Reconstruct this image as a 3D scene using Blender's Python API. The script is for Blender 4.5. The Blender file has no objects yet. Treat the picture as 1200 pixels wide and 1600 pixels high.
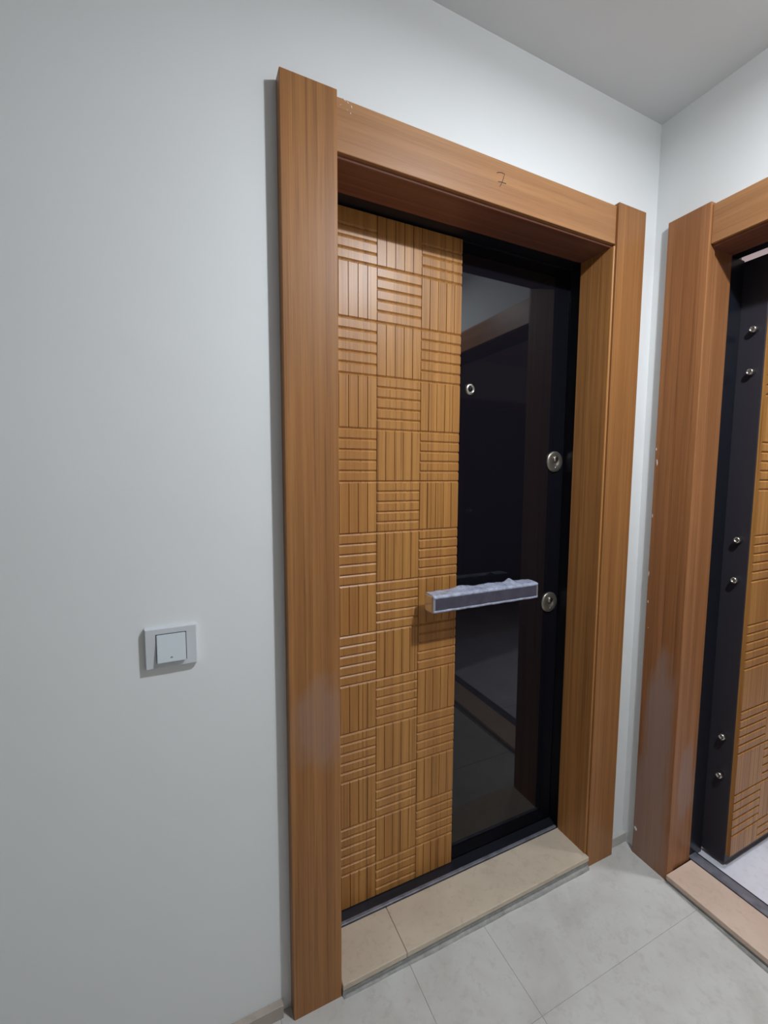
import bpy, bmesh, math, random
from mathutils import Vector, Matrix
random.seed(7)
C = bpy.context.scene.collection

# ------------------------------------------------------------------ camera, world, light, exposure
YAW, PITCH, ROLL = 0.4355, 0.0878, 0.0038
F_PX = 671.39
CAM = Vector((-0.2058, -0.9629, 1.3648))
fw = Vector((math.sin(YAW)*math.cos(PITCH), math.cos(YAW)*math.cos(PITCH), -math.sin(PITCH)))
rt = Vector((math.cos(YAW), -math.sin(YAW), 0)); up = rt.cross(fw)
rt2 = rt*math.cos(ROLL)+up*math.sin(ROLL); up2 = -rt*math.sin(ROLL)+up*math.cos(ROLL)
cd = bpy.data.cameras.new('camera'); cam = bpy.data.objects.new('camera', cd); C.objects.link(cam)
cd.sensor_fit = 'HORIZONTAL'; cd.sensor_width = 36.0; cd.lens = F_PX/1200*36.0; cd.clip_start = 0.02
cam.matrix_world = Matrix(((rt2.x, up2.x, -fw.x, CAM.x), (rt2.y, up2.y, -fw.y, CAM.y), (rt2.z, up2.z, -fw.z, CAM.z), (0, 0, 0, 1)))
bpy.context.scene.camera = cam
vs = bpy.context.scene.view_settings
vs.view_transform = 'Standard'; vs.look = 'None'; vs.gamma = 1.0; vs.use_curve_mapping = False
vs.exposure = 0.0
w = bpy.data.worlds.new('world'); bpy.context.scene.world = w; w.use_nodes = True
w.node_tree.nodes['Background'].inputs[0].default_value = (0.6, 0.7, 0.8, 1); w.node_tree.nodes['Background'].inputs[1].default_value = 0.02

def area(name, loc, rot, size, power, col, shape='DISK', sy=None):
    l = bpy.data.lights.new(name, 'AREA'); l.shape = shape; l.size = size; l.energy = power; l.color = col
    if sy: l.size_y = sy
    o = bpy.data.objects.new(name, l); C.objects.link(o); o.location = loc; o.rotation_euler = rot
    return o
LAMP = (0.72, -0.94, 2.455)
area('hall_lamp_light', LAMP, (0, 0, 0), 0.085, 26.0, (0.92, 0.985, 1.05))
pl = bpy.data.lights.new('hall_lamp_glow', 'POINT'); pl.shadow_soft_size = 0.04; pl.energy = 8.5; pl.color = (0.92, 0.985, 1.05)
glow = bpy.data.objects.new('hall_lamp_glow', pl); C.objects.link(glow); glow.location = (LAMP[0], LAMP[1], 2.438)
dl = area('inner_room_light', (1.85, -0.62, 2.44), (0, 0, 0), 0.16, 4.5, (0.95, 0.96, 1.0)); dl.data.spread = math.radians(80)  # added downlight without a fixture, narrowed to brighten the floor inside the doorway
l2 = bpy.data.lights.new('inner_room_fill_light', 'POINT'); l2.shadow_soft_size = 0.06; l2.energy = 17.0; l2.color = (0.97, 0.97, 1.0)  # unseen fill added behind the open leaf to brighten the inner ceiling
o2 = bpy.data.objects.new('inner_room_fill_light', l2); C.objects.link(o2); o2.location = (2.95, 0.45, 1.70)

# ------------------------------------------------------------------ helpers
def new_obj(name, bm, mat, parent=None, smooth=False, loc=(0, 0, 0)):
    me = bpy.data.meshes.new(name); bmesh.ops.recalc_face_normals(bm, faces=bm.faces); bm.to_mesh(me); bm.free()
    if mat: me.materials.append(mat)
    if smooth:
        for p in me.polygons: p.use_smooth = True
    o = bpy.data.objects.new(name, me); C.objects.link(o); o.location = loc
    if parent: o.parent = parent
    return o
def box(bm, x0, x1, y0, y1, z0, z1, bev=0.0, seg=1):
    vs_ = [bm.verts.new((x, y, z)) for x in (x0, x1) for y in (y0, y1) for z in (z0, z1)]
    fs = [(0, 1, 3, 2), (4, 6, 7, 5), (0, 4, 5, 1), (2, 3, 7, 6), (0, 2, 6, 4), (1, 5, 7, 3)]
    f = [bm.faces.new([vs_[i] for i in q]) for q in fs]
    if bev > 0:
        es = {e for q in f for e in q.edges}
        bmesh.ops.bevel(bm, geom=list(es), offset=bev, segments=seg, affect='EDGES', profile=0.5)
    return f
def bx(name, x0, x1, y0, y1, z0, z1, mat, parent=None, bev=0.0, seg=1, loc=(0, 0, 0)):
    bm = bmesh.new(); box(bm, x0, x1, y0, y1, z0, z1, bev, seg); return new_obj(name, bm, mat, parent, loc=loc)
def prism_x(name, prof, x0, x1, mat, parent=None):
    """profile of (y,z) points extruded along x"""
    bm = bmesh.new(); a = [bm.verts.new((x0, y, z)) for y, z in prof]; b = [bm.verts.new((x1, y, z)) for y, z in prof]
    bm.faces.new(a); bm.faces.new(b[::-1]); n = len(prof)
    for i in range(n): bm.faces.new((a[i], b[i], b[(i+1) % n], a[(i+1) % n]))
    return new_obj(name, bm, mat, parent)
def prism_z(name, prof, z0, z1, mat, parent=None):
    """profile of (x,y) points extruded along z"""
    bm = bmesh.new(); a = [bm.verts.new((x, y, z0)) for x, y in prof]; b = [bm.verts.new((x, y, z1)) for x, y in prof]
    bm.faces.new(a); bm.faces.new(b[::-1]); n = len(prof)
    for i in range(n): bm.faces.new((a[i], b[i], b[(i+1) % n], a[(i+1) % n]))
    return new_obj(name, bm, mat, parent)
def lathe(name, prof, cx, cz, mat, parent=None, n=48, smooth=True, axis='y', c0=0.0):
    """profile of (r, d): radius and depth along the axis"""
    bm = bmesh.new(); rings = []
    for r, d in prof:
        ring = []
        for i in range(n):
            t = 2*math.pi*i/n; a, b = r*math.cos(t), r*math.sin(t)
            if axis == 'y': co = (cx+a, c0+d, cz+b)
            elif axis == 'x': co = (c0+d, cx+a, cz+b)
            else: co = (cx+a, cz+b, c0+d)
            ring.append(bm.verts.new(co))
        rings.append(ring)
    for k in range(len(rings)-1):
        for i in range(n):
            bm.faces.new((rings[k][i], rings[k][(i+1) % n], rings[k+1][(i+1) % n], rings[k+1][i]))
    bm.faces.new(rings[0]); bm.faces.new(rings[-1][::-1])
    return new_obj(name, bm, mat, parent, smooth)
def empty(name, loc=(0, 0, 0), rz=0.0):
    o = bpy.data.objects.new(name, None); C.objects.link(o); o.location = loc; o.rotation_euler = (0, 0, rz); o.empty_display_size = 0.1
    return o
def tag(o, label, cat, kind=None, group=None):
    o['label'] = label
    if cat: o['category'] = cat
    if kind: o['kind'] = kind
    if group: o['group'] = group
    return o

# ------------------------------------------------------------------ materials
def nt(name):
    m = bpy.data.materials.new(name); m.use_nodes = True
    return m, m.node_tree.nodes, m.node_tree.links, m.node_tree.nodes['Principled BSDF']
def ramp(N, stops):
    r = N.new('ShaderNodeValToRGB'); e = r.color_ramp.elements
    while len(e) < len(stops): e.new(0.5)
    for i, (p, c) in enumerate(stops): e[i].position = p; e[i].color = (*c, 1)
    return r
def mixc(N, L, fac, a, b, mode='MIX'):
    m = N.new('ShaderNodeMix'); m.data_type = 'RGBA'; m.blend_type = mode
    for sock, v in ((m.inputs[0], fac), (m.inputs[6], a), (m.inputs[7], b)):
        if hasattr(v, 'is_output') or isinstance(v, bpy.types.NodeSocket): L.new(v, sock)
        else: sock.default_value = v if isinstance(v, float) else (*v, 1)
    return m.outputs[2]
def noise(N, L, vec, scale, detail=4, rough=0.55, dist=0.0):
    n = N.new('ShaderNodeTexNoise'); n.inputs['Scale'].default_value = scale; n.inputs['Detail'].default_value = detail
    n.inputs['Roughness'].default_value = rough; n.inputs['Distortion'].default_value = dist
    if vec is not None: L.new(vec, n.inputs['Vector'])
    return n.outputs['Fac']
def mapping(N, L, scale, loc=(0, 0, 0)):
    tc = N.new('ShaderNodeTexCoord'); mp = N.new('ShaderNodeMapping'); L.new(tc.outputs['Object'], mp.inputs['Vector'])
    mp.inputs['Scale'].default_value = scale; mp.inputs['Location'].default_value = loc
    return mp.outputs['Vector']
def bump(N, L, h, strength, dist=0.001):
    b = N.new('ShaderNodeBump'); b.inputs['Strength'].default_value = strength; b.inputs['Distance'].default_value = dist; L.new(h, b.inputs['Height'])
    return b.outputs['Normal']

def wood(name, axis, light, mid, dark, off=(0, 0, 0), rough=0.42, dust=None, fine=1.0, streaky=0.62, spec=0.32):
    """laminate with straight teak-like grain running along the given axis of the object"""
    m, N, L, B = nt(name)
    def sc(a, l):
        return {'z': (a, a, l), 'x': (l, a, a)}[axis]
    broad = noise(N, L, mapping(N, L, sc(17*fine, 0.30), off), 1.0, 2, 0.5, 0.2)
    band = noise(N, L, mapping(N, L, sc(62*fine, 0.55), off), 1.0, 3, 0.55, 0.15)
    streak = noise(N, L, mapping(N, L, sc(210*fine, 1.6), off), 1.0, 4, 0.6, 0.2)
    pore = noise(N, L, mapping(N, L, sc(650, 9), off), 1.0, 2, 0.5)
    r1 = ramp(N, [(0.30, mid), (0.52, light), (0.72, mid)]); L.new(broad, r1.inputs['Fac'])
    r2 = ramp(N, [(0.40, (0, 0, 0)), (0.66, (1, 1, 1))]); L.new(band, r2.inputs['Fac'])
    c = mixc(N, L, r2.outputs['Color'], r1.outputs['Color'], mid)
    r3 = ramp(N, [(0.53, (0, 0, 0)), (0.70, (1, 1, 1))]); L.new(streak, r3.inputs['Fac'])
    mu = N.new('ShaderNodeMath'); mu.operation = 'MULTIPLY'; mu.inputs[1].default_value = streaky; L.new(r3.outputs['Color'], mu.inputs[0])
    c = mixc(N, L, mu.outputs[0], c, dark)
    r4 = ramp(N, [(0.35, (0.90, 0.90, 0.90)), (0.6, (1.04, 1.04, 1.04))]); L.new(pore, r4.inputs['Fac'])
    c = mixc(N, L, 1.0, c, r4.outputs['Color'], 'MULTIPLY')
    if dust:
        # worn, dusty film left by peeled protective tape: patches with shapes of their own, given as (x,y,z,rx,ry,rz,amount)
        for (x, y, z, rx, ry, rz, amt) in dust:
            tc = N.new('ShaderNodeTexCoord'); mp = N.new('ShaderNodeMapping'); mp.vector_type = 'POINT'
            L.new(tc.outputs['Object'], mp.inputs['Vector'])
            mp.inputs['Scale'].default_value = (1/rx, 1/ry, 1/rz); mp.inputs['Location'].default_value = (-x/rx, -y/ry, -z/rz)
            wob = N.new('ShaderNodeTexNoise'); wob.inputs['Scale'].default_value = 1.6; wob.inputs['Detail'].default_value = 2
            L.new(mp.outputs['Vector'], wob.inputs['Vector'])
            vm = N.new('ShaderNodeVectorMath'); vm.operation = 'LENGTH'; L.new(mp.outputs['Vector'], vm.inputs[0])
            ad = N.new('ShaderNodeMath'); ad.operation = 'ADD'; L.new(vm.outputs['Value'], ad.inputs[0])
            ms = N.new('ShaderNodeMath'); ms.operation = 'MULTIPLY'; ms.inputs[1].default_value = 0.9; L.new(wob.outputs['Fac'], ms.inputs[0]); L.new(ms.outputs[0], ad.inputs[1])
            rr = ramp(N, [(0.56, (amt, amt, amt)), (0.80, (0, 0, 0))])
            mm = N.new('ShaderNodeMath'); mm.operation = 'MULTIPLY'; mm.inputs[1].default_value = 0.5; L.new(ad.outputs[0], mm.inputs[0]); L.new(mm.outputs[0], rr.inputs['Fac'])
            c = mixc(N, L, rr.outputs['Color'], c, (0.30, 0.215, 0.185))
    L.new(c, B.inputs['Base Color'])
    B.inputs['Roughness'].default_value = rough; B.inputs['Specular IOR Level'].default_value = spec
    L.new(bump(N, L, streak, 0.12, 0.0006), B.inputs['Normal'])
    return m
def plain(name, col, rough=0.5, metal=0.0, spec=0.5, nscale=None, namt=0.06, bumpy=None):
    m, N, L, B = nt(name); B.inputs['Base Color'].default_value = (*col, 1)
    B.inputs['Roughness'].default_value = rough; B.inputs['Metallic'].default_value = metal; B.inputs['Specular IOR Level'].default_value = spec
    if nscale:
        f = noise(N, L, mapping(N, L, (1, 1, 1)), nscale, 5)
        r = ramp(N, [(0.3, tuple(v*(1-namt) for v in col)), (0.7, tuple(min(1, v*(1+namt)) for v in col))]); L.new(f, r.inputs['Fac']); L.new(r.outputs['Color'], B.inputs['Base Color'])
        if bumpy: L.new(bump(N, L, f, bumpy[0], bumpy[1]), B.inputs['Normal'])
    return m
def paint(name, col):
    m, N, L, B = nt(name)
    v = mapping(N, L, (1, 1, 1))
    f = noise(N, L, v, 2.2, 3); r = ramp(N, [(0.3, tuple(c*0.975 for c in col)), (0.7, col)]); L.new(f, r.inputs['Fac']); L.new(r.outputs['Color'], B.inputs['Base Color'])
    g = noise(N, L, v, 240, 3); g2 = noise(N, L, v, 9, 2)
    ad = N.new('ShaderNodeMath'); ad.operation = 'MULTIPLY_ADD'; ad.inputs[1].default_value = 0.06; L.new(g, ad.inputs[0]); L.new(g2, ad.inputs[2])
    L.new(bump(N, L, ad.outputs[0], 0.25, 0.004), B.inputs['Normal'])
    B.inputs['Roughness'].default_value = 0.55; B.inputs['Specular IOR Level'].default_value = 0.3
    return m
def marble(name, a, b, vein, rough=0.35, spec=0.4):
    m, N, L, B = nt(name); v = mapping(N, L, (1, 1, 1))
    f = noise(N, L, v, 5.5, 6, 0.6, 0.6); r = ramp(N, [(0.32, a), (0.66, b)]); L.new(f, r.inputs['Fac'])
    g = noise(N, L, v, 38, 5, 0.65, 0.3); r2 = ramp(N, [(0.30, (0.35, 0.35, 0.35)), (0.48, (0, 0, 0))]); L.new(g, r2.inputs['Fac'])
    c = mixc(N, L, r2.outputs['Color'], r.outputs['Color'], vein)
    h = noise(N, L, v, 11, 8, 0.7, 2.5); r3 = ramp(N, [(0.66, (0, 0, 0)), (0.74, (0.55, 0.55, 0.55))]); L.new(h, r3.inputs['Fac'])
    c = mixc(N, L, r3.outputs['Color'], c, vein)
    L.new(c, B.inputs['Base Color'])
    rr = ramp(N, [(0.3, (rough*0.8,)*3), (0.7, (min(1, rough*1.4),)*3)]); L.new(f, rr.inputs['Fac']); L.new(rr.outputs['Color'], B.inputs['Roughness'])
    B.inputs['Specular IOR Level'].default_value = spec
    return m

WL, WM, WD = (0.385, 0.172, 0.056), (0.28, 0.118, 0.037), (0.115, 0.044, 0.013)
M = {}
M['casing'] = wood('casing_laminate', 'z', WL, WM, WD)
M['casing_b'] = wood('casing_laminate_second', 'z', (0.38, 0.165, 0.065), (0.28, 0.115, 0.043), (0.12, 0.048, 0.022), off=(3.3, 1.2, 4),
    dust=[(0.070, 0, 0.52, 0.050, 0.2, 0.27, 0.75), (0.040, 0, 0.16, 0.085, 0.2, 0.24, 0.65)])
M['casing_a'] = wood('casing_laminate_first', 'z', WL, WM, WD, off=(0.02, 0, 0), dust=[(0.075, 0, 0.76, 0.07, 0.2, 0.12, 0.35)])
M['lining_b'] = wood('lining_laminate_second', 'z', (0.38, 0.165, 0.065), (0.28, 0.115, 0.043), (0.12, 0.048, 0.022), off=(1.3, 2.2, 1),
    dust=[(0.12, 0.08, 0.33, 0.2, 0.05, 0.14, 0.5)])
M['head'] = wood('head_laminate', 'x', (0.43, 0.215, 0.088), (0.33, 0.152, 0.062), (0.20, 0.085, 0.04), off=(0.4, 0.1, 0.37), fine=0.6, streaky=0.35)
M['soffit'] = wood('soffit_laminate', 'x', (0.24, 0.10, 0.06), (0.19, 0.078, 0.048), WD, off=(0.9, 0.7, 0.1))  # darkened laminate: the shade under the head is put into its colour
M['lining'] = wood('lining_laminate', 'z', (0.50, 0.23, 0.072), (0.37, 0.16, 0.05), (0.16, 0.068, 0.024), off=(2.1, 0.3, 0.8))  # lightened casing laminate: extra light on the reveal is put into its colour
M['panel'] = wood('door_panel_laminate', 'z', (0.50, 0.24, 0.064), (0.37, 0.162, 0.042), (0.145, 0.055, 0.014), off=(0.61, 0.3, 0.25), rough=0.37, fine=0.9, streaky=0.7, spec=0.36)
M['inner_wood'] = wood('inner_door_casing', 'z', (0.22, 0.07, 0.04), (0.17, 0.05, 0.03), (0.08, 0.03, 0.02))
M['inner_wood_dark'] = wood('inner_door_panel', 'z', (0.07, 0.03, 0.022), (0.05, 0.02, 0.015), (0.02, 0.01, 0.008))
M['mdf'] = plain('raw_board_edge', (0.20, 0.10, 0.05), 0.7, nscale=60)
M['glass'] = plain('black_glass', (0.006, 0.006, 0.009), 0.035, spec=0.5)
M['glass'].node_tree.nodes['Principled BSDF'].inputs['IOR'].default_value = 1.48
M['steel'] = plain('black_coated_steel', (0.011, 0.012, 0.018), 0.33, spec=0.5, nscale=300, namt=0.25)
M['leaf_edge'] = plain('dark_powder_coat', (0.028, 0.025, 0.033), 0.5, spec=0.4, nscale=500, namt=0.3)
M['thr'] = plain('scuffed_threshold_metal', (0.20, 0.20, 0.235), 0.42, metal=0.4, nscale=22, namt=0.35)
M['chrome'] = plain('satin_nickel', (0.62, 0.60, 0.56), 0.28, metal=1.0, nscale=90, namt=0.08)
M['lockmetal'] = plain('brushed_lock_metal', (0.27, 0.25, 0.215), 0.36, metal=0.8, nscale=120, namt=0.1)
M['dark'] = plain('keyway_black', (0.008, 0.008, 0.008), 0.5)
M['wall'] = paint('white_wall_paint', (0.78, 0.79, 0.785))
M['far_wall'] = paint('greige_wall_paint', (0.62, 0.61, 0.59))
M['ceil'] = paint('ceiling_paint', (0.74, 0.75, 0.755))
M['inner'] = paint('pale_pink_paint', (0.62, 0.51, 0.50))
M['skirt_pale'] = marble('pale_stone_skirting', (0.46, 0.45, 0.42), (0.53, 0.52, 0.49), (0.35, 0.33, 0.3), 0.4)
M['floor'] = marble('pale_grey_marble', (0.48, 0.46, 0.43), (0.56, 0.56, 0.535), (0.36, 0.33, 0.30), 0.42, 0.35)
M['grout'] = plain('floor_grout', (0.36, 0.35, 0.33), 0.9, nscale=70)
M['sill'] = marble('beige_marble', (0.50, 0.42, 0.325), (0.585, 0.50, 0.39), (0.34, 0.27, 0.20), 0.36, 0.35)
M['sill_b'] = marble('rosy_beige_marble', (0.55, 0.41, 0.325), (0.62, 0.48, 0.385), (0.40, 0.29, 0.22), 0.36, 0.35)
M['mortar'] = plain('grey_mortar', (0.34, 0.335, 0.315), 0.9, nscale=45, namt=0.2, bumpy=(0.6, 0.004))
M['skirt'] = marble('brown_stone_skirting', (0.36, 0.305, 0.265), (0.43, 0.37, 0.32), (0.25, 0.2, 0.17), 0.4)
M['inner_floor'] = marble('white_inner_tile', (0.62, 0.62, 0.68), (0.72, 0.72, 0.78), (0.5, 0.5, 0.56), 0.2, 0.5)
M['switch'] = plain('white_switch_plastic', (0.62, 0.64, 0.67), 0.35, nscale=8, namt=0.01)
M['switch_r'] = plain('white_rocker_plastic', (0.64, 0.70, 0.73), 0.33, nscale=8, namt=0.01)
M['switch_gap'] = plain('switch_gap', (0.05, 0.055, 0.06), 0.7)
M['ink'] = plain('dark_pen_ink', (0.05, 0.02, 0.025), 0.6)
M['fleck'] = plain('white_paint_fleck', (0.75, 0.74, 0.68), 0.8)
M['bar_dark'] = plain('smoked_handle_inlay', (0.070, 0.066, 0.090), 0.30, spec=0.5, nscale=30, namt=0.25)
M['bar_body'] = plain('satin_aluminium', (0.50, 0.50, 0.58), 0.35, metal=0.6, nscale=40, namt=0.06)
def film_mat():
    m, N, L, B = nt('clear_protective_film')
    v = mapping(N, L, (1, 1, 1)); f = noise(N, L, v, 55, 4, 0.6, 0.4)
    B.inputs['Base Color'].default_value = (0.50, 0.54, 0.68, 1); B.inputs['Roughness'].default_value = 0.22
    r = ramp(N, [(0.35, (0.42, 0.42, 0.42)), (0.65, (0.86, 0.86, 0.86))]); L.new(f, r.inputs['Fac']); L.new(r.outputs['Color'], B.inputs['Alpha'])
    L.new(bump(N, L, f, 0.5, 0.003), B.inputs['Normal'])
    return m
M['film'] = film_mat()
def cap_mat():
    m, N, L, B = nt('clear_plastic_cap')
    B.inputs['Base Color'].default_value = (0.60, 0.57, 0.54, 1); B.inputs['Roughness'].default_value = 0.12
    B.inputs['Transmission Weight'].default_value = 0.55; B.inputs['IOR'].default_value = 1.3
    return m
M['cap'] = cap_mat()
def emis(name, col, s):
    m, N, L, B = nt(name); B.inputs['Base Color'].default_value = (0.9, 0.9, 0.9, 1)
    B.inputs['Emission Color'].default_value = (*col, 1); B.inputs['Emission Strength'].default_value = s
    return m
M['lamp'] = emis('lamp_diffuser', (0.92, 1.0, 0.98), 12.0)
M['white'] = plain('white_enamel', (0.8, 0.8, 0.8), 0.4)

# ------------------------------------------------------------------ room shell
XW, YW, ZC = 1.263, 0.034, 2.515           # right wall face, front wall face, ceiling
XL, YB = -2.9, -2.3
def floor_z(x, y): return -0.010*x + 0.025*y
def u_wall(name, a0, a1, b0, b1, zt, ztop, depth, axis, face, mat):
    """wall with a door opening [b0,b1] up to zt; runs a0..a1"""
    bm = bmesh.new(); pts = [(a0, -0.12), (b0, -0.12), (b0, zt), (b1, zt), (b1, -0.12), (a1, -0.12), (a1, ztop), (a0, ztop)]
    fr = []; bk = []
    for a, z in pts:
        if axis == 'x': fr.append(bm.verts.new((a, face, z))); bk.append(bm.verts.new((a, face+depth, z)))
        else: fr.append(bm.verts.new((face, a, z))); bk.append(bm.verts.new((face+depth, a, z)))
    def quads(v, flip):
        for q in ((0, 1, 2, 7), (2, 3, 6, 7), (3, 4, 5, 6)):
            f = [v[i] for i in q]; bm.faces.new(f[::-1] if flip else f)
    quads(fr, False); quads(bk, True)
    for i in range(8): bm.faces.new((fr[i], fr[(i+1) % 8], bk[(i+1) % 8], bk[i]))
    return new_obj(name, bm, mat)
S = 'structure'
o = u_wall('wall_front', XL-0.2, XW, 0.105, 1.085, 2.12, ZC, 0.2, 'x', YW, M['wall']); tag(o, 'white painted wall holding the closed door and the light switch', 'wall', S)
o = u_wall('wall_right', YW+0.2, YB-0.2, -0.125, -1.105, 2.098, ZC, 0.2, 'y', XW, M['wall']); tag(o, 'white painted wall on the right holding the open doorway', 'wall', S)
o = bx('wall_left', XL-0.2, XL, YB-0.2, YW, -0.12, ZC, M['far_wall']); tag(o, 'greige end wall of the hall behind the camera side', 'wall', S)
o = bx('wall_back', XL, XW, YB-0.2, YB, -0.12, ZC, M['far_wall']); tag(o, 'greige wall facing the closed door', 'wall', S)
o = bx('ceiling', XL-0.2, XW, YB-0.2, YW, ZC, ZC+0.15, M['ceil']); tag(o, 'plain grey-white ceiling over the hall', 'ceiling', S)
# floor: a bed of mortar with separate marble tiles set on it, falling slightly towards the right doorway
fl = empty('floor'); tag(fl, 'pale grey marble tiled floor of the hall, dusty', 'floor', S)
def tilted(name, x0, x1, y0, y1, dz_top, th, mat, parent, bev=0.0):
    bm = bmesh.new(); box(bm, x0, x1, y0, y1, -th, 0, bev)
    for v in bm.verts: v.co.z += floor_z(v.co.x, v.co.y)+dz_top
    return new_obj(name, bm, mat, parent)
tilted('mortar_bed', XL-0.1, XW+0.12, YB-0.1, YW+0.12, -0.0012, 0.05, M['grout'], fl)
xs = [XL, -2.35, -1.75, -1.15, -0.55, -0.03, 0.323, 0.578, XW]
ys_ = [YB, -1.447, -0.847, -0.247, YW]
xs2 = [XL, -2.42, -1.82, -1.22, -0.62, -0.02, 0.578, XW]
for j in range(4):
    row = xs if j == 3 else xs2
    for i in range(len(row)-1):
        g = 0.0005
        tilted('tile', row[i]+g, row[i+1]-g, ys_[j]+g, ys_[j+1]-g, random.uniform(-0.0002, 0.0002), 0.012, M['floor'], fl, 0.0006)

# room behind the open doorway
XI = XW+0.2
o = bx('wall_inner_back', 4.0, 4.1, -2.4, 1.4, -0.12, 2.6, M['inner']); tag(o, 'pale pink far wall of the room behind the open door', 'wall', S)
o = bx('wall_inner_left', XI, 4.0, 1.3, 1.4, -0.12, 2.6, M['inner']); tag(o, 'pale pink side wall of the room behind the open door leaf', 'wall', S)
o = bx('wall_inner_right', XI, 4.0, -2.4, -2.3, -0.12, 2.6, M['inner']); tag(o, 'pale pink side wall of the room beyond the open doorway', 'wall', S)
o = bx('wall_inner_front', XI, XI+0.02, YW+0.2, 1.3, -0.12, 2.6, M['inner']); tag(o, 'pale pink wall beside the doorway inside the room', 'wall', S)
o = bx('ceiling_inner', XI-0.02, 4.1, -2.4, 1.4, 2.5, 2.6, M['inner']); tag(o, 'pinkish ceiling seen through the gap above the open door', 'ceiling', S)
fi = empty('floor_inner'); tag(fi, 'shiny lavender-white tiled floor inside the open doorway', 'floor', S)
ix = [1.385, 1.95, 2.55, 3.15, 4.0]; iy = [-2.3, -1.75, -1.15, -0.55, 0.05, 0.65, 1.3]
for i in range(len(ix)-1):
    for j in range(len(iy)-1):
        bx('tile', ix[i]+0.0008, ix[i+1]-0.0008, iy[j]+0.0008, iy[j+1]-0.0008, -0.03, 0.002, M['inner_floor'], fi, 0.0006)

# brown door in the room's right-hand wall, mirrored in the black glass
Td = empty('door_3', (2.35, -2.3, 0.0)); tag(Td, 'dark reddish-brown inner door on the far side wall of the room', 'door', S)
for a, b_ in ((-0.09, 0.0), (0.85, 0.94)): bx('side_casing', a, b_, 0.0, 0.03, 0.002, 2.12, M['inner_wood'], Td, 0.002)
bx('head_casing', 0.0, 0.85, 0.0, 0.03, 2.03, 2.12, M['inner_wood'], Td, 0.002)
bx('door_panel', 0.002, 0.848, 0.0, 0.012, 0.008, 2.028, M['inner_wood_dark'], Td, 0.001)
lathe('door_knob', [(0.024, 0.012), (0.024, 0.018), (0.010, 0.020), (0.010, 0.045), (0.024, 0.052), (0.024, 0.068), (0.0005, 0.074)], 0.08, 1.0, M['chrome'], Td, 24)

# skirtings
def skirting(name, x0, x1, y0, y1, zt, label):
    o = bx(name, x0, x1, y0, y1, -0.02, zt, M['skirt_pale' if 'corner' in name else 'skirt'], bev=0.0015); tag(o, label, 'skirting', S); return o
skirting('baseboard_front', XL, -0.022, 0.017, YW, 0.036, 'low brown stone skirting left of the closed door surround')
skirting('baseboard_corner', 1.166, XW, 0.017, YW, 0.024, 'short stone skirting in the corner between the two door surrounds')
skirting('baseboard_back', XL, XW, YB, YB+0.017, 0.036, 'stone skirting along the wall facing the closed door')

# ------------------------------------------------------------------ door surrounds (built in the frame of the wall they stand on)
def surround(name, loc, rz, label, mcas, mhead, mlin, msof, second=False):
    T = empty(name, loc, rz); tag(T, label, 'door surround', S)
    ZB = -0.03
    def board(x0, x1, y0, y1, z0, z1, nm, mat, b=0.0018):
        return bx(nm, x0, x1, y0, y1, z0, z1, mat, T, b, 2)
    # side boards: a face board with an eased edge
    board(0.0, 0.126, 0.0, 0.0335, ZB, 2.2, 'side_casing', mcas)
    board(1.0354, 1.1626, 0.0, 0.0335, ZB, 2.2, 'side_casing', mcas)
    board(0.1262, 1.0352, 0.008, 0.0335, 2.0797, 2.1924, 'head_casing', mhead)
    # reveal linings with a rounded nose, recessed behind the casings
    def lining(xf, s, yn=0.0165):
        # xf = visible face x ; s = +1 board grows to +x (right jamb), -1 to -x
        r = 0.004; pr = [(xf, 0.131), (xf, yn+r)]
        for k in range(1, 5):
            t = k/4*math.pi/2; pr.append((xf+s*r*(1-math.cos(t)), yn+r-r*math.sin(t)))
        pr += [(xf+s*0.018, yn), (xf+s*0.018, 0.131)]
        return prism_z('side_lining', pr, 0.030, 2.0740, mlin, T)
    lining(1.0305, 1, 0.0075); lining(0.122, -1)
    r = 0.004; pr = [(0.131, 2.0735), (0.0225, 2.0735)]
    for k in range(1, 5):
        t = k/4*math.pi/2; pr.append((0.0225-r*math.sin(t), 2.0735+r*(1-math.cos(t))))
    pr += [(0.0185, 2.0797), (0.0185, 2.095), (0.131, 2.095)]
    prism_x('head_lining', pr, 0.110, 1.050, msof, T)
    # black steel frame the leaf closes into
    def fpost(x0, x1, y1=0.186):
        bx('frame_post', x0, x1, 0.1315, y1, -0.01, 2.078, M['steel'], T, 0.002, 3)
    fpost(1.0465, 1.094); fpost(0.072, 0.116, 0.2155)
    bx('frame_header', 0.072, 1.094, 0.1315, 0.186, 2.0782, 2.125, M['steel'], T, 0.003, 3)
    # threshold rail
    bx('frame_sill', 0.117, 1.046, 0.1335, 0.186, -0.01, 0.0335, M['steel'], T, 0.001)
    e = 0.176 if second else 0.147
    prism_x('threshold_strip', [(0.1355, 0.030), (0.1355, 0.0365), (0.1375, 0.0385), (e-0.002, 0.0385), (e, 0.0355), (e, 0.030)], 0.117, 1.030, M['thr'], T)
    return T
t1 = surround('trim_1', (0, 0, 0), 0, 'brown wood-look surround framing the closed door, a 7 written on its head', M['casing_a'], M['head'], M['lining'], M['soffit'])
t2 = surround('trim_2', (1.243, -0.0206, -0.0235), -math.pi/2, 'brown wood-look surround around the open doorway in the right wall', M['casing_b'], M['head'], M['lining_b'], M['soffit'], True)

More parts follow.
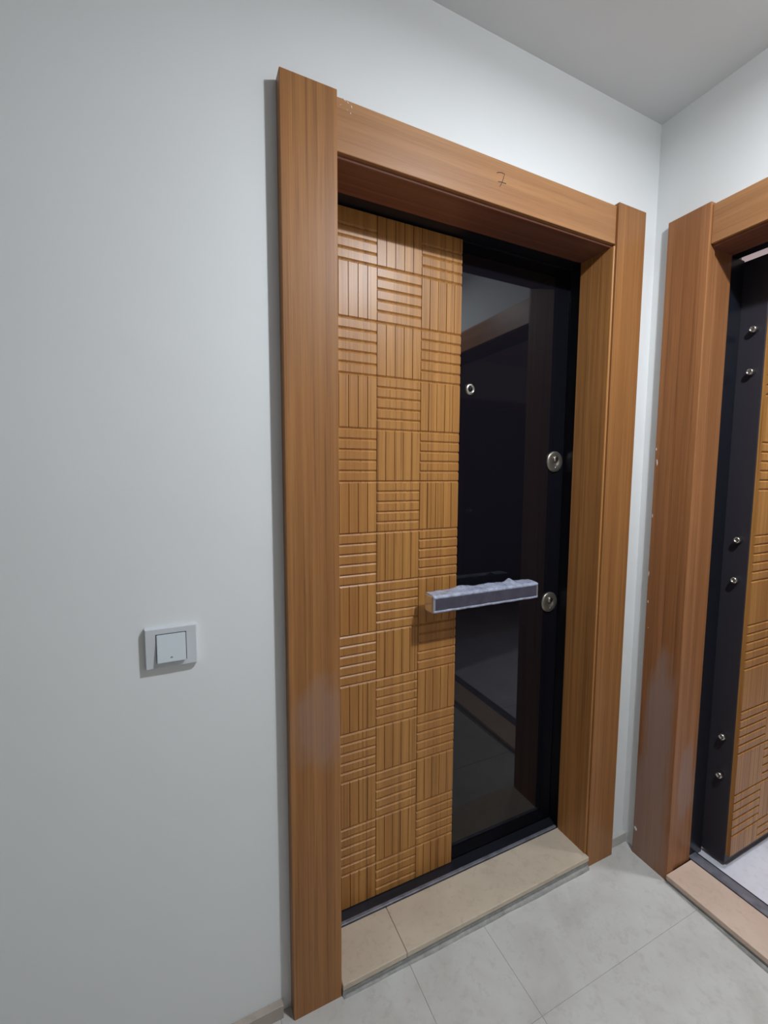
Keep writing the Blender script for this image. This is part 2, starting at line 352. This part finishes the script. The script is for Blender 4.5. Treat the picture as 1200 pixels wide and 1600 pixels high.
# handwritten 7 on the head board
def strokes(name, polys, y, rad, mat, parent):
    cu = bpy.data.curves.new(name, 'CURVE'); cu.dimensions = '3D'; cu.bevel_depth = rad; cu.bevel_resolution = 1
    for P in polys:
        s = cu.splines.new('POLY'); s.points.add(len(P)-1)
        for i, (x, z) in enumerate(P): s.points[i].co = (x, y, z, 1)
    t = bpy.data.objects.new(name, cu); me = bpy.data.meshes.new_from_object(t); bpy.data.objects.remove(t)
    me.name = name; me.materials.clear(); me.materials.append(mat)
    o = bpy.data.objects.new(name, me); C.objects.link(o); o.parent = parent
    return o
strokes('handwritten_number', [[(0.5700, 2.1575), (0.5760, 2.1605), (0.5850, 2.1625), (0.5965, 2.1620), (0.5935, 2.1530), (0.5890, 2.1400), (0.5815, 2.1265)],
                               [(0.5755, 2.1375), (0.5850, 2.1390), (0.6020, 2.1394)]], 0.0078, 0.00085, M['ink'], t1)
# chips of white paint stuck on the boards
def flecks(pts, face, parent, name='paint_flecks'):
    bm = bmesh.new()
    for (u, z, du, dz, a) in pts:
        n = 6; vs_ = []
        for i in range(n):
            t = 2*math.pi*i/n; r = random.uniform(0.6, 1.1); x, q = du*r*math.cos(t), dz*r*math.sin(t)
            X, Q = x*math.cos(a)-q*math.sin(a), x*math.sin(a)+q*math.cos(a)
            vs_.append((u+X, z+Q))
        f = [bm.verts.new((x, face-0.0006, q)) for x, q in vs_]; b = [bm.verts.new((x, face+0.0003, q)) for x, q in vs_]
        bm.faces.new(f)
        for i in range(n): bm.faces.new((f[i], f[(i+1) % n], b[(i+1) % n], b[i]))
    o = new_obj(name, bm, M['fleck'], parent); o['kind'] = 'stuff'; return o
flecks([(0.1450, 2.1905, .0055, .0012, -.5), (0.1535, 2.1875, .0035, .001, -.6), (0.1625, 2.1815, .0012, .0032, .3), (0.1600, 2.1675, .0010, .0022, .1), (0.1520, 2.1720, .0008, .001, 0), (0.136, 2.1775, .0009, .0009, 0)], 0.008, t1)
flecks([(0.009, 1.43, .0022, .012, .1), (0.004, 1.475, .0015, .006, 0), (0.004, 1.25, .0015, .010, 0), (0.003, 1.05, .0013, .012, 0), (0.010, 0.108, .0055, .0085, .5), (0.006, 0.95, .0016, .006, .1), (0.012, 0.86, .0012, .002, 0)], 0.0, t2)

# stone sills in the doorways
def stone_sill(name, loc, rz, cuts, mat, label):
    T = empty(name, loc, rz); tag(T, label, 'sill', S)
    for a, b in zip(cuts[:-1], cuts[1:]):
        bx('stone_slab', a+0.0004, b-0.0004, -0.0066, 0.133, 0.0185, 0.035, mat, T, 0.0022, 3)
    bx('mortar_base', cuts[0]+0.001, cuts[-1]-0.001, -0.0035, 0.128, -0.04, 0.0186, M['mortar'], T)
    # rough mortar bead where the slab meets the floor
    bm = bmesh.new(); n = 60; x0, x1 = cuts[0]+0.002, cuts[-1]-0.002; rows = []
    for i in range(n+1):
        x = x0+(x1-x0)*i/n; wv = 0.005+0.0012*math.sin(i*0.37+1)*math.sin(i*0.11)+random.uniform(-.0003, .0003); hv = 0.009+random.uniform(-.0005, .0005)
        base = -0.010 if rz == 0 else -0.004
        rows.append([bm.verts.new((x, -0.006, base+hv+0.006)), bm.verts.new((x, -0.0075-wv*0.35, base+hv)), bm.verts.new((x, -0.0066-wv, base+0.006)), bm.verts.new((x, -0.0066-wv*1.4, -0.04)), bm.verts.new((x, -0.006, -0.04))])
    for a, b in zip(rows[:-1], rows[1:]):
        for k in range(5): bm.faces.new((a[k], b[k], b[(k+1) % 5], a[(k+1) % 5]))
    bm.faces.new(rows[0]); bm.faces.new(rows[-1][::-1])
    new_obj('mortar_bead', bm, M['mortar'], T, True)
    return T
stone_sill('sill_closed_door', (0, 0, 0), 0, [0.1265, 0.316, 1.0348], M['sill'], 'beige marble sill with a hairline joint under the closed door')
stone_sill('sill_open_door', (1.243, -0.0206, -0.0235), -math.pi/2, [0.1265, 1.0348], M['sill_b'], 'rosy beige marble sill of the open doorway on the right')

# ------------------------------------------------------------------ door leaves
LEAF_W, ZB, ZT = 0.925, 0.036, 2.0735
PX0, PX1 = 0.003, 0.455        # grooved wooden panel
YF = -0.009                    # its face
COLS = [0.0285, 0.1715, 0.3145, PX1]
def slat_mesh(bm, x0, x1, z0, z1, cl, cr, cb, ct):
    yb, ys, yf = -0.0050, YF+0.0036, YF
    bk = [(x0, yb, z0), (x1, yb, z0), (x1, yb, z1), (x0, yb, z1)]
    md = [(x0, ys, z0), (x1, ys, z0), (x1, ys, z1), (x0, ys, z1)]
    m2 = [(x0+cl*.62, yf+0.0009, z0+cb*.84), (x1-cr*.62, yf+0.0009, z0+cb*.84), (x1-cr*.62, yf+0.0009, z1-ct*.84), (x0+cl*.62, yf+0.0009, z1-ct*.84)]
    fr = [(x0+cl, yf, z0+cb), (x1-cr, yf, z0+cb), (x1-cr, yf, z1-ct), (x0+cl, yf, z1-ct)]
    R = [[bm.verts.new(p) for p in ring] for ring in (bk, md, m2, fr)]
    for a, b in zip(R[:-1], R[1:]):
        for i in range(4): bm.faces.new((a[i], a[(i+1) % 4], b[(i+1) % 4], b[i]))
    bm.faces.new(R[-1]); bm.faces.new(R[0][::-1])
def cylinder_lock(parent, cx, cz):
    p = lathe('lock_plate', [(0.0375, 0.0), (0.0375, -0.0035), (0.0355, -0.0062), (0.030, -0.0078), (0.0145, -0.0085), (0.0135, -0.0072), (0.0005, -0.0072)], cx, cz, M['lockmetal'], parent, 56)
    p['label'] = 'round brushed metal lock plate'
    lathe('lock_cylinder', [(0.0105, -0.0070), (0.0105, -0.0105), (0.0095, -0.0115), (0.0005, -0.0115)], cx, cz+0.009, M['chrome'], p, 32)
    bm = bmesh.new(); box(bm, cx-0.0011, cx+0.0011, -0.0122, -0.0110, cz+0.0030, cz+0.0150); new_obj('keyhole', bm, M['dark'], p)
    lathe('fixing_screw', [(0.003, -0.0070), (0.003, -0.0092), (0.0005, -0.0096)], cx+0.001, cz-0.021, M['chrome'], p, 16)
    return p
def pull_bar(parent):
    x0, x1, z0, z1, y0, y1 = 0.318, 0.7165, 0.9585, 1.0065, -0.097, -0.056
    H = bx('pull_handle', x0, x1, y0, y1, z0, z1, M['bar_body'], parent, 0.0022, 3)
    H['label'] = 'horizontal bar handle still wrapped in clear film'
    bx('handle_inlay', x0+0.004, x1-0.003, y0-0.0010, y0+0.002, z0+0.0065, z1-0.0045, M['bar_dark'], H, 0.0005)
    for x in (x0+0.075, x1-0.075):
        lathe('standoff', [(0.014, -0.0005), (0.014, -0.004), (0.0085, -0.006), (0.0085, -0.057)], x, (z0+z1)/2, M['leaf_edge'], H, 28)
    # clear plastic end block, slightly rounded
    bx('end_cap', x0-0.006, x0+0.001, y0-0.001, y1+0.006, z0-0.003, z1+0.002, M['cap'], H, 0.005, 4)
    bx('end_cap', x1-0.001, x1+0.0025, y0-0.0005, y1+0.002, z0-0.001, z1+0.001, M['cap'], H, 0.001, 2)
    # crumpled protective film: sheet folded over top, front edge and back
    bm = bmesh.new(); nx = 90; rows = []; rnd = random.Random(3)
    ph = [rnd.uniform(0, 6.28) for _ in range(8)]
    for i in range(nx+1):
        t = i/nx; x = x0-0.002+(x1-x0+0.003)*t
        cr = 0.0007*math.sin(31*t+ph[0])+0.0004*math.sin(67*t+ph[1])+rnd.uniform(-.00012, .00012)
        lift = 0.0045*math.exp(-((t-0.33)/0.10)**2)+0.008*math.exp(-((t-0.80)/0.035)**2)+0.003*math.exp(-((t-0.6)/0.08)**2)
        prof = [(y0-0.0014, z1-0.0075), (y0-0.0016, z1-0.001), (y0+0.001, z1+0.0018), (y0+0.012, z1+0.0025+cr), (y0+0.026, z1+0.003+lift*0.5+cr), (y1+0.002, z1+0.003+lift+cr), (y1+0.008, z1+0.0035+lift*1.5-cr)]
        rows.append([bm.verts.new((x, y, z)) for y, z in prof])
    for a, b in zip(rows[:-1], rows[1:]):
        for k in range(6): bm.faces.new((a[k], b[k], b[k+1], a[k+1]))
    f = new_obj('protective_film', bm, M['film'], H, True); s = f.modifiers.new('s', 'SOLIDIFY'); s.thickness = 0.0005; f['label'] = 'crumpled milky protective film'
    # lower lip of film along the front bottom edge
    bm = bmesh.new(); rows = []
    for i in range(nx+1):
        t = i/nx; x = x0-0.002+(x1-x0+0.003)*t; cr = 0.0004*math.sin(37*t+ph[2])+rnd.uniform(-.0001, .0001)
        prof = [(y0-0.0015, z0+0.0065+cr), (y0-0.0017, z0+0.001), (y0+0.001, z0-0.0016+cr), (y0+0.020, z0-0.002+cr), (y1, z0-0.0015-cr)]
        rows.append([bm.verts.new((x, y, z)) for y, z in prof])
    for a, b in zip(rows[:-1], rows[1:]):
        for k in range(4): bm.faces.new((a[k], b[k], b[k+1], a[k+1]))
    f = new_obj('protective_film', bm, M['film'], H, True); s = f.modifiers.new('s', 'SOLIDIFY'); s.thickness = 0.0005
    return H
def leaf(name, loc, label, lip=0.001, ZB=0.036, rail=0.012):
    T = empty(name, loc); tag(T, label, 'door', S)
    b = bx('leaf_body', 0.0, LEAF_W, 0.0045, 0.088, ZB-rail, ZT+lip, M['leaf_edge'], T, 0.002, 2)
    # grooved wood panel: base sheet and the raised slats routed between its grooves
    P = bx('wood_panel', PX0, PX1, -0.0052, 0.0045, ZB, ZT, M['panel'], T); P['label'] = 'teak-look panel with basket-weave grooves'
    z_first, H = 1.940, 0.1493
    for c in range(3):
        xa, xb = COLS[c], COLS[c+1]
        x_left = PX0 if c == 0 else xa
        for r in range(14):
            zt = z_first-H*(r-1); zb = zt-H
            horiz = (r % 2 == 0) if c != 1 else (r % 2 == 1)
            lz, hz = max(zb, ZB), min(zt, ZT)
            if horiz:
                ed = [zb+H/5*k for k in range(6)]
                ed = [e for e in ed if e > lz+0.012 and e < hz-0.012]
                ed = [lz]+ed+[hz]
                if r == 0 and len(ed) > 3: ed = ed[:4]+[hz] if hz-ed[-2] < 0.02 else ed
                for k in range(len(ed)-1):
                    e0, e1 = ed[k], ed[k+1]; bm = bmesh.new()
                    cb = 0.0004 if e0 <= ZB+1e-6 else 0.0043; ct = 0.0004 if e1 >= ZT-1e-6 else 0.0043
                    g0 = 0.0 if e0 <= ZB+1e-6 else 0.00035; g1 = 0.0 if e1 >= ZT-1e-6 else 0.00035
                    slat_mesh(bm, x_left+(0 if c == 0 else 0.0003), xb-(0.0003 if c < 2 else 0), e0+g0, e1-g1, 0.0004 if c == 0 else 0.0009, 0.0009 if c < 2 else 0.0004, cb, ct)
                    new_obj('slat', bm, M['panel'], P)
            else:
                ex = [xa+(COLS[1]-COLS[0])/5*k for k in range(5)]+[xb]
                if c == 0: ex[0] = xa
                spans = list(zip(ex[:-1], ex[1:]))
                if c == 0: spans = [(PX0, xa)]+spans
                for k, (e0, e1) in enumerate(spans):
                    bm = bmesh.new()
                    lo, hi = lz <= ZB+1e-6, hz >= ZT-1e-6
                    slat_mesh(bm, e0+(0.0002 if e0 > PX0 else 0), e1-(0.0002 if e1 < PX1 else 0), lz+(0 if lo else 0.00035), hz-(0 if hi else 0.00035),
                              0.0008 if e0 > PX0 else 0.0004, 0.0008 if e1 < PX1-1e-6 else 0.0004, 0.0004 if lo else 0.0043, 0.0004 if hi else 0.0043)
                    new_obj('slat', bm, M['panel'], P)
    g = bx('glass_panel', PX1+0.001, LEAF_W-0.002, 0.0, 0.0046, ZB, ZT, M['glass'], T, 0.0008); g['label'] = 'glossy black glass strip'
    cylinder_lock(T, 0.870, 1.4115); cylinder_lock(T, 0.8695, 0.898)
    pe = lathe('peephole', [(0.0185, 0.0), (0.0185, -0.0015), (0.0165, -0.0045), (0.0125, -0.0065), (0.0105, -0.0062), (0.0095, -0.0035), (0.0005, -0.003)], 0.4985, 1.6345, M['chrome'], T, 40)
    pe['label'] = 'round metal peephole'
    lathe('lens', [(0.0085, -0.0030), (0.0075, -0.0052), (0.004, -0.0066), (0.0004, -0.0070)], 0.4985, 1.6345, M['glass'], pe, 28)
    pull_bar(T)
    # fixed security pins on the hinge edge
    for z in (1.850, 1.718, 1.176, 1.041, 0.492, 0.352):
        pn = lathe('security_pin', [(0.0105, 0.002), (0.0105, -0.016), (0.0088, -0.0195), (0.0052, -0.0195), (0.0050, -0.010), (0.0003, -0.010)], 0.0335, z, M['chrome'], T, 24, axis='x')
    return T
d1 = leaf('door_1', (0.130, 0.187, 0.0), 'closed entrance door, grooved teak-look panel beside a black glass strip', 0.03)
d2 = leaf('door_2', (1.459, -0.213, -0.0235), 'entrance door swung open inwards, dark hinge edge with six steel pins showing', 0.001, 0.074, 0.032)

# ------------------------------------------------------------------ light switch
sw = empty('light_switch', (-0.2408, YW, 1.0005)); tag(sw, 'white light switch with one rocker on the wall left of the closed door', 'switch')
def plate(name, hw, hh, y0, y1, mat, parent, inset=0.003, cx=0, cz=0):
    bm = bmesh.new(); R = []
    for (a, b, y) in ((hw, hh, y0), (hw, hh, y0+(y1-y0)*0.55), (hw-inset*0.35, hh-inset*0.35, y0+(y1-y0)*0.85), (hw-inset, hh-inset, y1)):
        R.append([bm.verts.new((cx+sx*a, y, cz+sz*b)) for sx, sz in ((-1, -1), (1, -1), (1, 1), (-1, 1))])
    for a, b in zip(R[:-1], R[1:]):
        for i in range(4): bm.faces.new((a[i], a[(i+1) % 4], b[(i+1) % 4], b[i]))
    bm.faces.new(R[-1]); bm.faces.new(R[0][::-1])
    return new_obj(name, bm, mat, parent)
plate('cover_plate', 0.0498, 0.0435, 0.0, -0.0135, M['switch'], sw, 0.0022)
bx('rocker_well', -0.0290, 0.0290, -0.0140, -0.0090, -0.0305, 0.0305, M['switch_gap'], sw)
bm = bmesh.new()   # rocker, bottom edge pressed out
rv = [(-.0275, -0.0120, -.0290), (.0275, -0.0120, -.0290), (.0275, -0.0120, .0290), (-.0275, -0.0120, .0290), (-.0275, -0.0225, -.0290), (.0275, -0.0225, -.0290), (.0275, -0.0150, .0290), (-.0275, -0.0150, .0290)]
v = [bm.verts.new(p) for p in rv]
for q in ((0, 1, 2, 3), (4, 5, 6, 7), (0, 1, 5, 4), (1, 2, 6, 5), (2, 3, 7, 6), (3, 0, 4, 7)): bm.faces.new([v[i] for i in q])
bmesh.ops.bevel(bm, geom=bm.edges[:], offset=0.0010, segments=2, affect='EDGES')
rk = new_obj('rocker', bm, M['switch_r'], sw)
strokes('switch_symbol', [[(-0.0022, -0.0200), (0.0, -0.0175), (0.0022, -0.0200), (-0.0022, -0.0200)]], -0.0213, 0.0005, M['switch_gap'], rk)

# ------------------------------------------------------------------ ceiling lamp that lights the hall
la = empty('ceiling_lamp', (LAMP[0], LAMP[1], ZC)); tag(la, 'small round white surface lamp on the hall ceiling', 'lamp')
lathe('lamp_base', [(0.050, 0.0), (0.052, -0.004), (0.052, -0.024), (0.049, -0.027), (0.0005, -0.027)], 0, 0, M['white'], la, 48, axis='z')
lathe('lamp_diffuser', [(0.046, -0.0275)]+[(0.046*math.cos(math.pi/2*k/8), -0.030-0.026*math.sin(math.pi/2*k/8)) for k in range(0, 8)]+[(0.0005, -0.056)], 0, 0, M['lamp'], la, 48, axis='z')
